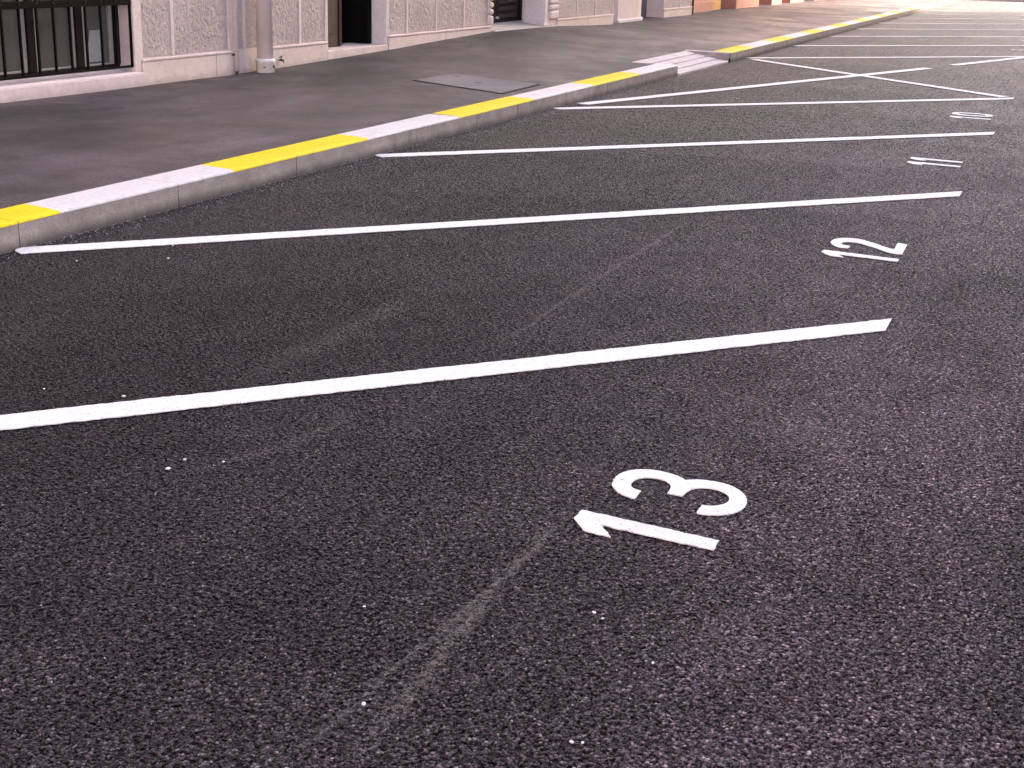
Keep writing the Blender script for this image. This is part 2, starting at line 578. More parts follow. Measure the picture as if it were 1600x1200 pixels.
kdir = Vector((0, 1, 0))
for k in range(-1, 4):
    yl = Y0 + k * P
    painted_line((XL, yl), (XR, yl + (XR - XL) * COT), LW, 'bay_line', kdir, seed=k + 5)
for k in range(0, 9):
    yl = Y0 + OFF + k * P
    painted_line((XL + 0.02, yl), (XR, yl + (XR - XL) * COT), LW, 'bay_line', kdir, seed=k + 30)
# the crossed-out wide bay; the long diagonal is broken near its far end
painted_line((-4.47, 12.98), (-1.90, 20.85), 0.145, 'hatch_line', None, 61, 'white diagonal of the crossed-out bay, gap near its far end', lift=0.0012)
painted_line((-1.63, 21.82), (-0.64, 24.98), 0.145, 'hatch_line', None, 62, 'short white end piece of the broken diagonal', lift=0.0012)
painted_line((-4.38, 20.50), (-0.66, 16.90), 0.145, 'hatch_line', None, 63, 'white diagonal of the crossed-out bay, unbroken', lift=0.0024)

# numbers: outlines of 1, 2 and 3 laid on the road, read from the carriageway
Z8 = (4.4444, 860, 700)
ONE_PX = [(220, 437), (163, 490), (225, 575), (300, 597), (418, 625), (350, 540), (1130, 715), (1172, 650)]
THREE_PX = [(585, 358), (510, 335), (455, 305), (425, 262), (440, 215), (490, 180), (560, 160), (650, 154), (740, 162), (830, 183),
            (900, 207), (935, 230), (1000, 226), (1080, 230), (1170, 244), (1260, 270), (1320, 305), (1360, 345), (1367, 385),
            (1345, 425), (1290, 455), (1210, 470), (1120, 472), (1060, 467), (1015, 460), (1050, 403), (1100, 410), (1160, 408),
            (1215, 395), (1243, 370), (1240, 340), (1200, 312), (1150, 294), (1090, 284), (1040, 282), (990, 289), (950, 308),
            (915, 340), (812, 320), (830, 297), (838, 270), (820, 245), (780, 225), (720, 213), (660, 210), (610, 218), (570, 240),
            (556, 262), (570, 285), (600, 297), (630, 305)]
Z7 = (4.0, 1200, 130)
TWO_PX = [(500, 1034), (450, 1031), (405, 1016), (388, 996), (405, 980), (450, 971), (520, 971), (590, 981), (660, 1003), (720, 1024),
          (765, 1038), (788, 1041), (812, 1002), (870, 1012), (836, 1074), (760, 1064), (700, 1044), (640, 1022), (570, 1002),
          (510, 994), (470, 996), (456, 1004), (462, 1013), (490, 1018), (512, 1020)]


def outline(pxs, z):
    s, ox, oy = z
    return [tuple(ground(x / s + ox, y / s + oy)[:2]) for x, y in pxs]


def smooth_closed(pts, corner):
    """one corner-cutting pass that keeps the sharp corners"""
    out = []
    n = len(pts)
    for i, p in enumerate(pts):
        a, b = Vector(pts[i - 1]), Vector(pts[(i + 1) % n])
        p = Vector(p)
        d1, d2 = (p - a).normalized(), (b - p).normalized()
        if d1.dot(d2) < corner:
            out.append(tuple(p))
        else:
            out.append(tuple(p.lerp(a, 0.25)))
            out.append(tuple(p.lerp(b, 0.25)))
    return out


ONE = outline(ONE_PX, Z8)
THREE = smooth_closed(outline(THREE_PX, Z8), 0.55)
TWO = smooth_closed(outline(TWO_PX, Z7), 0.6)
ONE_C = (-1.06, 3.165)


def moved(pts, dx, dy):
    return [(x + dx, y + dy) for x, y in pts]


def stroke_loop(cx, cy, hx, hy, w, n=40, power=2.6):
    """ring outline for 0 (hx: half height across the street, hy: half width)"""
    outer, inner = [], []
    for i in range(n + 1):
        t = 2 * math.pi * i / n
        c, s = math.cos(t), math.sin(t)
        k = (abs(c) ** power + abs(s) ** power) ** (-1 / power)
        outer.append((cx + hx * k * c, cy + hy * k * s))
        inner.append((cx + (hx - w) * k * c, cy + (hy - w) * k * s))
    return outer, inner


def ring_obj(name, outer, inner, parent):
    bm = bmesh.new()
    n = len(outer) - 1
    zt = 0.0005 + PT
    rows = []
    for i in range(n):
        rows.append([bm.verts.new((*outer[i], 0.0005)), bm.verts.new((*outer[i], zt)), bm.verts.new((*inner[i], zt)), bm.verts.new((*inner[i], 0.0005))])
    for i in range(n):
        a, b = rows[i], rows[(i + 1) % n]
        for k in range(3):
            bm.faces.new((a[k], b[k], b[k + 1], a[k + 1]))
    return link(name, bm, M['line'], parent)


def ragged(pts, seed):
    rnd = random.Random(seed)
    out = []
    n = len(pts)
    for i, p in enumerate(pts):
        a, b = Vector(p), Vector(pts[(i + 1) % n])
        L = (b - a).length
        m = max(1, int(L / 0.012))
        nn = Vector((-(b - a).y, (b - a).x)).normalized()
        for j in range(m):
            q = a.lerp(b, j / m) + (nn * rnd.uniform(-0.0024, 0.0024) if j else Vector((0, 0)))
            out.append((q.x, q.y))
    return out


def number(label, y_pos, seed):
    e = empty('bay_number', (0, 0, 0))
    e.parent = road
    e['label'] = label
    return e


def digit(e, pts, seed):
    return poly_sheet('digit', ragged(pts, seed), 0.0005, PT, M['line'], e)


n13 = number('white number 13 painted on the road', 3.3, 1)
digit(n13, ONE, 1)
digit(n13, THREE, 2)
n12 = number('white number 12 painted on the road', 7.2, 2)
digit(n12, moved(ONE, 0.0, 3.838), 3)
digit(n12, TWO, 4)
n11 = number('white number 11 painted on the road', 10.8, 3)
digit(n11, moved(ONE, 0.012, 7.525), 5)
digit(n11, moved(ONE, 0.010, 7.775), 6)
n10 = number('white number 10 painted on the road', 14.5, 4)
digit(n10, moved(ONE, 0.02, 11.12), 7)
ring_obj('digit', *stroke_loop(-0.850, 14.64, 0.200, 0.145, 0.064), n10)


def nine(cy, flip):
    """9 (or 6 when flipped) as a ring with a tail; up is towards the kerb (-X)"""
    s = -1 if flip else 1
    o, i_ = stroke_loop(-0.85 - s * 0.085, cy, 0.110, 0.125, 0.052, 36, 2.1)
    return o, i_, s


n9 = number('single white numeral painted at the road end of a bay', 26.8, 5)
o_, i_, s_ = nine(26.83, False)
ring_obj('digit', o_, i_, n9)
poly_sheet('tail', [(-0.93, 26.954), (-0.93, 26.902), (-0.80, 26.89), (-0.655, 26.78), (-0.655, 26.85), (-0.77, 26.945)], 0.0005, PT, M['line'], n9)
n8 = number('white numeral of two rings painted at the road end of a bay', 30.5, 6)
ring_obj('digit', *stroke_loop(-0.945, 30.52, 0.100, 0.105, 0.05, 32, 2.1), n8)
ring_obj('digit', *stroke_loop(-0.758, 30.52, 0.110, 0.125, 0.052, 32, 2.1), n8)


# ------------------------------------------------------------------ pavement
WALL = [(-30, .13), (8.8, .132), (10.7, .127), (12.3, .124), (14.1, .158), (15.7, .193), (17.4, .245), (19.1, .288), (20.4, .285), (21.8, .268),
        (23.5, .21), (24.9, .182), (28, .195), (32, .19), (40, .16), (60, .135), (200, .135)]


def wall_z(y):
    for (a, za), (b, zb) in zip(WALL, WALL[1:]):
        if a <= y <= b:
            t = (y - a) / (b - a)
            return za + (zb - za) * t
    return .135


def sstep(t):
    t = max(0.0, min(1.0, t))
    return t * t * (3 - 2 * t)


WX = -8.05           # plane of the facade


def pav_z(x, y):
    s = sstep((KB - x) / (KB - WX))
    return 0.130 + (wall_z(y) - 0.130) * s + 0.004 * noise.noise((x * 0.9, y * 0.7, 3)) * sstep((KB - x) / 0.4)


RY0, RY1, RXB = 16.92, 19.62, -5.22      # dropped kerb
bm = bmesh.new()
pys = [-30, -20, -10, -5] + [i * 0.3 for i in range(-10, 56)] + [RY0] + [RY0 + 0.3 * i for i in range(1, 9)] + [RY1] + [RY1 + 0.35 * i for i in range(1, 60)] + [45, 50, 55, 58.0]
pys = sorted(set(round(y, 3) for y in pys))
pxs = [-9.4, -9.0, -8.6, WX, -7.8, -7.4, -7.0, -6.6, -6.2, -5.8, -5.5, RXB, -5.05, KB]
grid = {}
for y in pys:
    for x in pxs:
        grid[(x, y)] = bm.verts.new((x, y, pav_z(x, y)))
for y0, y1 in zip(pys, pys[1:]):
    for x0, x1 in zip(pxs, pxs[1:]):
        if x0 >= RXB - 1e-6 and y0 >= RY0 - 1e-6 and y1 <= RY1 + 1e-6:
            continue
        bm.faces.new((grid[(x0, y0)], grid[(x1, y0)], grid[(x1, y1)], grid[(x0, y1)]))
pavement = link('pavement', bm, M['pavement'], smooth=True)
tag(pavement, 'grey worn asphalt pavement rising gently to the house doors', kind='structure')

# ------------------------------------------------------------------ kerb, one stone at a time, painted in bands
kerb = empty('kerb', (KX, 0, 0))
tag(kerb, 'concrete kerb painted in yellow and white bands', kind='structure')
bounds = [2.1, 3.72, 5.35, 6.90, 8.62, 10.22, 11.90, 13.60, 15.30]       # yellow/white changes, first band yellow up to 5.35
bands = []
colr = ['kerb_yellow', 'kerb_white']
seq = [(-2.8, -1.2, 0), (-1.2, 0.45, 1), (0.45, 2.1, 0), (2.1, 3.72, 1), (3.72, 5.35, 0), (5.35, 6.90, 1), (6.90, 8.62, 0), (8.62, 10.22, 1),
       (10.22, 11.90, 0), (11.90, 13.60, 1), (13.60, 15.30, 0), (15.30, RY0 - 0.02, 1)]
yy, c_ = RY1 + 0.16, 0
while yy < 57.5:
    L_ = 1.55 if c_ == 0 else 1.70
    seq.append((yy, min(yy + L_, 57.9), c_))
    yy += L_
    c_ = 1 - c_


def kerb_prism(bm, y0, y1, x0, x1, z0, z1, r):
    """kerb section with a rounded road-side arris; x1 is the road side"""
    prof = [(x0, z0), (x1, z0), (x1, z1 - r), (x1 - r * 0.3, z1 - r * 0.3), (x1 - r, z1), (x0, z1)]
    a = [bm.verts.new((x, y0, z)) for x, z in prof]
    b = [bm.verts.new((x, y1, z)) for x, z in prof]
    n = len(prof)
    for i in range(n):
        bm.faces.new((a[i], a[(i + 1) % n], b[(i + 1) % n], b[i]))
    bm.faces.new(a)
    bm.faces.new(b)


def paint_band(y0, y1, key, parent, off, skew=0.06, s0=True, s1=True):
    """paint skin over the top of a stone and a little over its arris"""
    bm = bmesh.new()
    prof = [(KX + 0.0012, KZ - 0.013), (KX + 0.0010, KZ - 0.010), (KX - 0.003, KZ - 0.002), (KX - 0.012, KZ + 0.002), (KX - 0.1, KZ + 0.0025), (KX - 0.2, KZ + 0.0025), (KB + 0.004, KZ + 0.002)]
    m = max(2, int((y1 - y0) / 0.1))
    rows = []
    for i in range(m + 1):
        t = i / m
        row = []
        for j, (x, z) in enumerate(prof):
            u = (KX - x) / 0.28
            sk = (skew * u if s0 else 0) * (1 - t) + (skew * u if s1 else 0) * t
            drip = 0.003 * noise.noise((y0 * 3 + t * (y1 - y0) * 6, 1.7, j)) if j == 0 else 0
            row.append(bm.verts.new((x - off.x, y0 + (y1 - y0) * t + sk - off.y, z + drip - off.z)))
        rows.append(row)
    for a, b in zip(rows, rows[1:]):
        for j in range(len(prof) - 1):
            bm.faces.new((a[j], a[j + 1], b[j + 1], b[j]))
    o = link('paint', bm, M[key], parent, smooth=True)
    o['label'] = 'yellow paint band' if key == 'kerb_yellow' else 'white paint band'
    return o


def kerb_run(ya, yb, step, first):
    y = first
    cuts = [ya]
    while y < yb - 0.3:
        if y > ya + 0.3:
            cuts.append(y)
        y += step
    cuts.append(yb)
    off = world_loc(kerb)
    for a, b in zip(cuts, cuts[1:]):
        bm = bmesh.new()
        j = random.uniform(-0.0025, 0.0025)
        kerb_prism(bm, a + 0.004 - off.y, b - 0.004 - off.y, KB - off.x, KX + j * 0.4 - 0.0005 - off.x, -0.05, KZ - 0.001 + j * 0.3, 0.014)
        st = link('kerb_stone', bm, M['kerb'], kerb)
        for s0, s1, c in seq:
            lo, hi = max(a + 0.003, s0), min(b - 0.003, s1)
            if hi - lo > 0.02:
                paint_band(lo, hi, colr[c], st, off, 0.06, lo == s0, hi == s1)


kerb_run(-2.8, RY0 - 0.01, 1.29, 5.05 - 1.29 * 6)
kerb_run(RY1 + 0.15, 57.9, 1.29, RY1 + 0.15 + 1.29)
# return stone closing the far side of the dropped kerb, bare grey side, white top
off = world_loc(kerb)
bm = bmesh.new()
box(bm, RXB - 0.02 - off.x, KX - off.x, RY1 + 0.005, RY1 + 0.145, -0.05, KZ - 0.001, 0.008, 2)
rs = link('return_stone', bm, M['kerb'], kerb)
bm = bmesh.new()
box(bm, RXB - 0.015 - off.x, KX - 0.004 - off.x, RY1 + 0.012, RY1 + 0.145, KZ - 0.0005, KZ + 0.0025)
link('paint', bm, M['kerb_white'], rs)
# rounded far end of the kerb
bm = bmesh.new()
box(bm, KB - off.x, KX - off.x, 57.905, 58.6, -0.05, KZ - 0.001, 0.06, 3)
link('end_stone', bm, M['kerb'], kerb)

# dropped kerb: four courses of white-painted stones stepping down to the road
ramp = empty('dropped_kerb', (-4.9, 18.2, 0), 'sloping dropped kerb of white painted stone strips', 'kerb ramp')
roff = world_loc(ramp)
rows_n = 4
z_top, z_bot = 0.136, 0.030
x_f = KX + 0.02
for i in range(rows_n):
    xa = RXB + (x_f - RXB) * i / rows_n + 0.011
    xb = RXB + (x_f - RXB) * (i + 1) / rows_n - 0.011
    za = z_top + (z_bot - z_top) * i / rows_n
    zb = z_top + (z_bot - z_top) * (i + 1) / rows_n
    cuts = [RY0 + 0.01, RY0 + 0.9 + 0.13 * (i % 2), RY0 + 1.8 + 0.1 * (i % 2), RY1 - 0.005]
    for a, b in zip(cuts, cuts[1:]):
        bm = bmesh.new()
        p = [(xa, -0.04), (xb, -0.04), (xb, zb - 0.002), (xa, za - 0.012 * (i > 0))]
        va = [bm.verts.new((x - roff.x, a + 0.004 - roff.y, z)) for x, z in p]
        vb = [bm.verts.new((x - roff.x, b - 0.004 - roff.y, z)) for x, z in p]
        for k in range(4):
            bm.faces.new((va[k], va[(k + 1) % 4], vb[(k + 1) % 4], vb[k]))
        bm.faces.new(va)
        bm.faces.new(vb)
        bmesh.ops.bevel(bm, geom=list(bm.edges), offset=0.006, segments=1, affect='EDGES')
        link('ramp_stone', bm, M['ramp_stone'], ramp)
bm = bmesh.new()
box(bm, RXB - roff.x, x_f - 0.03 - roff.x, RY0 - roff.y, RY1 - roff.y, -0.05, 0.018)
link('bedding', bm, M['kerb'], ramp)

# little drain mouth at the foot of the ramp
dr = empty('drain_mouth', (KX + 0.03, RY1 + 0.06, 0), 'small black drain outlet at the foot of the dropped kerb', 'drain')
bm = bmesh.new()
tube(bm, [(-0.06, 0, 0.022), (-0.018, 0, 0.022)], 0.034, 14)
link('pipe_end', bm, M['iron'], dr)
bm = bmesh.new()
tube(bm, [(-0.019, 0, 0.022), (-0.015, 0, 0.022)], 0.028, 14)
link('opening', bm, M['dark'], dr)

# inspection cover let into the pavement
cv = empty('inspection_cover', (-5.6, 13.0, 0.14), 'pale grey concrete filled inspection cover with dark frame in the pavement', 'manhole cover')
cpx = [(645, 126), (785, 147.5), (845, 133), (706, 115)]
cq = []
for px, py in cpx:
    z = 0.135
    for _ in range(6):
        g_ = ground(px, py, z)
        z = pav_z(g_.x, g_.y)
    cq.append(Vector((g_.x, g_.y, z)))
cc = sum(cq, Vector()) / 4
cv.location = cc


def quad_slab(name, f, z_up, depth, mat, parent, nsub=8):
    bm = bmesh.new()
    q = [cc + (p - cc) * f for p in cq]
    n = nsub
    g = []
    for i in range(n + 1):
        r_ = []
        for j in range(n + 1):
            a = q[0].lerp(q[1], i / n)
            b = q[3].lerp(q[2], i / n)
            p = a.lerp(b, j / n)
            r_.append(bm.verts.new((p.x - cc.x, p.y - cc.y, pav_z(p.x, p.y) + z_up - cc.z)))
        g.append(r_)
    for i in range(n):
        for j in range(n):
            bm.faces.new((g[i][j], g[i + 1][j], g[i + 1][j + 1], g[i][j + 1]))
    ret = bmesh.ops.extrude_face_region(bm, geom=list(bm.faces))
    for v in [e for e in ret['geom'] if isinstance(e, bmesh.types.BMVert)]:
        v.co.z -= depth
    return link(name, bm, mat, parent)


quad_slab('frame', 1.0, 0.004, 0.03, M['iron'], cv)
lid = quad_slab('lid', 0.955, 0.009, 0.03, M['cover'], cv)
for fx, fy in ((-0.38, 0.30), (0.02, 0.03)):
    p = cc + (cq[1] - cq[0]) * fx * 0.9 + (cq[3] - cq[0]) * fy * 0.9
    bm = bmesh.new()
    box(bm, p.x - cc.x - 0.045, p.x - cc.x + 0.045, p.y - cc.y - 0.03, p.y - cc.y + 0.03, pav_z(p.x, p.y) - cc.z, pav_z(p.x, p.y) + 0.0105 - cc.z, 0.001)
    link('lifting_slot', bm, M['rust'], cv)

# ------------------------------------------------------------------ near building (pink stucco)
bA = empty('stucco_building', (WX, 12, 0), 'pink stucco house front with smooth bands, plinth, barred window and two doorways', 'building')
aoff = world_loc(bA)
TOP = 7.2
WB = WX - 0.55
XS = WX - 0.014      # smooth backing level, panels stand proud of it
openings = [(7.70, 10.56, 0.22, 2.05), (14.15, 15.67, 0.20, 2.45), (19.06, 21.32, 0.25, 3.0), (24.87, 28.26, 0.0, 3.2)]
bm = bmesh.new()
y = -8.0
for a, b, z0, z1 in openings:
    box(bm, WB - aoff.x, XS - aoff.x, y - aoff.y, a - aoff.y, -0.05, TOP)
    box(bm, WB - aoff.x, XS - aoff.x, a - aoff.y, b - aoff.y, z1, TOP)
    if z0 > 0:
        box(bm, WB - aoff.x, XS - aoff.x, a - aoff.y, b - aoff.y, -0.05, z0)
    y = b
box(bm, WB - aoff.x, XS - aoff.x, y - aoff.y, 30.56 - aoff.y, -0.05, TOP)
link('wall', bm, M['plaster'], bA)
box_obj('cornice', M['plaster'], bA, WX - 0.4, WX + 0.22, -8.0, 30.5, TOP - 0.35, TOP + 0.05, 0.04, 2)
box_obj('string_course', M['plaster'], bA, WX - 0.3, WX + 0.06, -8.0, 30.5, 3.45, 3.65, 0.02, 2)

# plinth pieces
PZ = 0.372


def plinth(y0, y1, xf=WX + 0.022, mat='plinth', zt=PZ):
    o = box_obj('plinth', M[mat], bA, WX - 0.2, xf, y0, y1, 0.0, zt - 0.028, 0.004)
    box_obj('plinth_cap', M['plaster'], bA, WX - 0.2, xf + 0.010, y0 - 0.003, y1 + 0.003, zt - 0.027, zt, 0.009, 2)
    return o


for a, b in ((-7.9, 7.60), (10.66, 11.86), (11.868, 12.16), (12.80, 14.13), (15.70, 17.4), (17.408, 19.02), (21.86, 23.4), (23.408, 24.86), (28.28, 30.54)):
    plinth(a, b)
box_obj('plinth', M['plinth'], bA, WX - 0.2, WX - 0.02 + 0.012, 12.163, 12.797, 0.0, PZ - 0.006, 0.004)


# rough stucco panels between smooth bands
def panel(y0, y1, z0, z1):
    box_obj('wall_panel', M['stucco'], bA, XS - 0.05, WX - 0.004, y0, y1, z0, z1, 0.004, 1)


def panels(ys_, z0=PZ + 0.012, z1=1.30, gap=0.026):
    for a, b in zip(ys_, ys_[1:]):
        panel(a + gap, b - gap, z0, z1)
        panel(a + gap, b - gap, z1 + 2 * gap, 2.35)
        panel(a + gap, b - gap, 2.35 + 2 * gap, 3.40)
        for k_, yc in enumerate((a, b)):
            if k_ == 0 and a != ys_[0]:
                continue
            box_obj('band', M['plaster'], bA, XS - 0.04, WX + 0.006, yc - gap + 0.002, yc + gap - 0.002, z0 - 0.008, 3.42, 0.005, 2)


panels([5.6, 6.4, 7.3])
panels([10.67, 11.17, 12.14])
panels([12.19, 12.42, 12.80 - 0.0])
panels([12.80, 13.55, 14.13])
panels([15.70, 16.24, 17.13, 18.05, 18.93])
panels([21.90, 22.85, 23.85, 24.85])
panels([28.30, 29.6, 30.53])

# barred window
win = empty('window', (WX, 9.13, 0.25))
win.parent = bA
win.location = (0, 9.13 - 12, 0.25)
WY0, WY1 = 7.70, 10.56
GX = WX - 0.15       # plane of the window
wf = box_obj('frame', M['frame'], win, GX - 0.06, GX, WY0, WY1, 0.20, 0.325, 0.004)
box_obj('frame', M['frame'], win, GX - 0.06, GX, WY0, WY1, 1.93, 2.05, 0.004)
mull = [WY0 + 0.03, 8.30, 8.93, 9.56, 10.19, WY1 - 0.03]
mull = [7.76, 8.14, 8.76, 9.38, 10.00, 10.53]
for m_ in mull:
    box_obj('frame', M['frame'], win, GX - 0.055, GX + 0.012, m_ - 0.05, m_ + 0.045, 0.326, 1.929, 0.005)
for a, b in zip(mull, mull[1:]):
    for (s0, s1) in ((a + 0.047, a + 0.094), (b - 0.098, b - 0.052)):
        box_obj('sash', M['sash'], win, GX - 0.05, GX - 0.006, s0, s1, 0.328, 1.927, 0.004)
    box_obj('sash', M['sash'], win, GX - 0.05, GX - 0.006, a + 0.095, b - 0.099, 0.328, 0.345, 0.004)
    box_obj('pane', M['pane'], win, GX - 0.04, GX - 0.03, a + 0.094, b - 0.098, 0.346, 1.926)
# pale sheet taped inside the glass of the last light
bm = bmesh.new()
vv = [bm.verts.new((GX - 0.0285 - WX, yy_ - 9.13, z - 0.25)) for yy_, z in ((10.12, 0.362), (10.33, 0.362), (10.32, 0.64), (10.18, 0.64))]
vv2 = [bm.verts.new((v.co.x - 0.001, v.co.y, v.co.z)) for v in vv]
bm.faces.new(vv)
bm.faces.new(list(reversed(vv2)))
for i in range(4):
    bm.faces.new((vv[i], vv2[i], vv2[(i + 1) % 4], vv[(i + 1) % 4]))
link('paper_sheet', bm, M['paper'], win)
# reveals and smooth surround
box_obj('reveal', M['sill'], win, GX - 0.06, XS - 0.002, WY1 - 0.012, WY1 + 0.02, 0.25, 2.05)
box_obj('architrave', M['plaster'], bA, XS - 0.01, WX + 0.012, WY1 + 0.001, WY1 + 0.098, 0.256, 2.20, 0.006, 2)
box_obj('architrave', M['plaster'], bA, XS - 0.01, WX + 0.012, WY0 - 0.098, WY0 - 0.001, 0.256, 2.20, 0.006, 2)
box_obj('architrave', M['plaster'], bA, XS - 0.01, WX + 0.012, WY0, WY1, 2.06, 2.20, 0.006, 2)
# sill: a long smooth block down to the pavement
bm = bmesh.new()
prof = [(GX - 0.02, 0.02), (WX + 0.035, 0.02), (WX + 0.035, 0.240), (WX + 0.022, 0.256), (GX - 0.02, 0.292)]
a_ = [bm.verts.new((x - aoff.x, WY0 - 0.10 - aoff.y, z)) for x, z in prof]
b_ = [bm.verts.new((x - aoff.x, WY1 + 0.095 - aoff.y, z)) for x, z in prof]
for i in range(5):
    bm.faces.new((a_[i], a_[(i + 1) % 5], b_[(i + 1) % 5], b_[i]))
bm.faces.new(a_)
bm.faces.new(b_)
bmesh.ops.bevel(bm, geom=list(bm.edges), offset=0.006, segments=2, affect='EDGES')
link('sill', bm, M['sill'], bA)
# iron grille in front of the window
gr = empty('window_grille', (0, 9.13 - 12, 0.30))
gr.parent = bA
GZ0 = 0.318
BX = WX - 0.010
box_obj('rail', M['iron'], gr, BX - 0.012, BX + 0.012, WY0 + 0.01, WY1 - 0.004, GZ0 - 0.014, GZ0 + 0.006, 0.002)
box_obj('rail', M['iron'], gr, BX - 0.014, BX + 0.014, WY0 + 0.01, WY1 - 0.004, 0.862, 0.922, 0.003)
box_obj('rail', M['iron'], gr, BX - 0.014, BX + 0.014, WY0 + 0.01, WY1 - 0.004, 1.85, 1.90, 0.003)
yb_ = WY1 - 0.016
k = 0
while yb_ > WY0 + 0.02:
    box_obj('bar', M['iron'], gr, BX - 0.010, BX + 0.010, yb_ - 0.010, yb_ + 0.010, GZ0 + 0.0062, 0.8615, 0.002)
    box_obj('bar', M['iron'], gr, BX - 0.010, BX + 0.010, yb_ - 0.010, yb_ + 0.010, 0.9225, 1.8495, 0.002)
    bm = bmesh.new()
    bmesh.ops.create_icosphere(bm, subdivisions=1, radius=0.007, matrix=Matrix.Translation((BX + 0.016 - WX, yb_ - 9.13, 0.90 - 0.30)))
    link('rivet', bm, M['rust'], gr)
    yb_ -= 0.207
    k += 1

# first doorway: brown leaf, open dark half
d1 = empty('doorway', (0, 14.9 - 12, 0.26))
d1.parent = bA
DX = WX - 0.205
box_obj('threshold', M['plinth'], bA, DX - 0.3, WX + 0.012, 14.155, 15.695, 0.0, 0.262, 0.008, 2)
box_obj('jamb', M['jamb'], d1, DX, WX + 0.004, 15.655, 15.70, 0.263, 2.50, 0.004)
box_obj('jamb', M['plaster'], d1, XS - 0.02, WX + 0.010, 14.125, 14.165, 0.264, 2.50, 0.005)
box_obj('door_frame', M['red_wood'], d1, DX - 0.09, DX - 0.001, 14.16, 14.22, 0.263, 2.44, 0.004)
lf = box_obj('door_leaf', M['wood'], d1, DX - 0.07, DX - 0.025, 14.221, 14.84, 0.268, 2.42, 0.004)
for z0, z1 in ((0.42, 1.2), (1.32, 2.25)):
    box_obj('leaf_panel', M['wood'], d1, DX - 0.03, DX - 0.012, 14.32, 14.72, z0, z1, 0.008, 2)
box_obj('door_edge', M['red_wood'], d1, DX - 0.075, DX - 0.012, 14.842, 14.905, 0.268, 2.42, 0.004)
box_obj('reveal_shade', M['dark'], d1, WB - 0.7, DX - 0.002, 15.56, 15.652, 0.265, 2.44, 0.003)  # near-black slab standing for the shade on the inner reveal
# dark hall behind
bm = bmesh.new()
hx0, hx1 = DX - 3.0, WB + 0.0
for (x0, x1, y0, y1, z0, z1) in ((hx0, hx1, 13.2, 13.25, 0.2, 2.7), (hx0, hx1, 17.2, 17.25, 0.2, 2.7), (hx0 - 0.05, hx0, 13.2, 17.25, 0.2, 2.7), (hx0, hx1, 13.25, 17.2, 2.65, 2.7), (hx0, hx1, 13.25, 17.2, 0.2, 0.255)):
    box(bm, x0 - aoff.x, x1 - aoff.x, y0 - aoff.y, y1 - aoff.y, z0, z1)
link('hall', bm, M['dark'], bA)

# second doorway: panelled dark gate between rusticated jambs
d2 = empty('gateway', (0, 20.2 - 12, 0.3))
d2.parent = bA
EX = WX - 0.37
bm = bmesh.new()
sp = [(19.0, 0.300), (21.9, 0.272)]
p = [(EX - 0.2, 19.0, 0.352), (WX + 0.10, 19.0, 0.305), (WX + 0.06, 21.88, 0.272), (EX - 0.2, 21.88, 0.352)]
t_ = [bm.verts.new((x - aoff.x, y - aoff.y, z)) for x, y, z in p]
b_ = [bm.verts.new((x - aoff.x, y - aoff.y, 0.1)) for x, y, z in p]
bm.faces.new(t_)
bm.faces.new(list(reversed(b_)))
for i in range(4):
    bm.faces.new((t_[i], b_[i], b_[(i + 1) % 4], t_[(i + 1) % 4]))
bmesh.ops.bevel(bm, geom=list(bm.edges), offset=0.008, segments=1, affect='EDGES')
link('threshold', bm, M['stone'], bA)
box_obj('jamb', M['jamb'], d2, EX, WX - 0.001, 21.30, 21.42, 0.30, 3.0, 0.006)
box_obj('jamb_base', M['jamb'], d2, EX, WX + 0.004, 21.275, 21.43, 0.29, 0.40, 0.008, 2)
gx = EX - 0.03
box_obj('gate_frame', M['gate'], d2, gx - 0.06, gx, 19.06, 21.298, 0.352, 0.385, 0.004)
box_obj('gate_frame', M['gate'], d2, gx - 0.06, gx, 19.06, 21.298, 2.9, 3.0, 0.004)
for c in (19.13, 20.12, 20.24, 21.23):
    box_obj('gate_frame', M['gate'], d2, gx - 0.06, gx, c - 0.055, c + 0.055, 0.386, 2.899, 0.004)
for a, b in ((19.186, 20.064), (20.296, 21.174)):
    z = 0.386
    while z < 2.8:
        box_obj('gate_rail', M['gate'], d2, gx - 0.05, gx - 0.004, a, b, z, z + 0.03, 0.004)
        box_obj('gate_panel', M['gate_panel'], d2, gx - 0.05, gx - 0.028, a, b, z + 0.031, z + 0.109, 0.003)
        z += 0.11
bm = bmesh.new()
tube(bm, [(gx + 0.0 - WX, 20.18 - 20.2, 0.43 - 0.3), (gx + 0.04 - WX, 20.18 - 20.2, 0.43 - 0.3)], 0.016, 10)
link('bolt', bm, M['collar'], d2)
# rusticated, pillow-shaped quoin blocks on both sides
for yc, wd_ in ((18.99, 0.16), (21.66, 0.42)):
    z = 0.385
    i = 0
    while z < 3.0:
        h = 0.085 if i % 3 else 0.13
        box_obj('quoin_block', M['plaster'], d2, WX - 0.05, WX + 0.045, yc - wd_ / 2 + 0.02, yc + wd_ / 2 - 0.02, z, z + h, 0.032, 4)
        z += h + 0.012
        i += 1

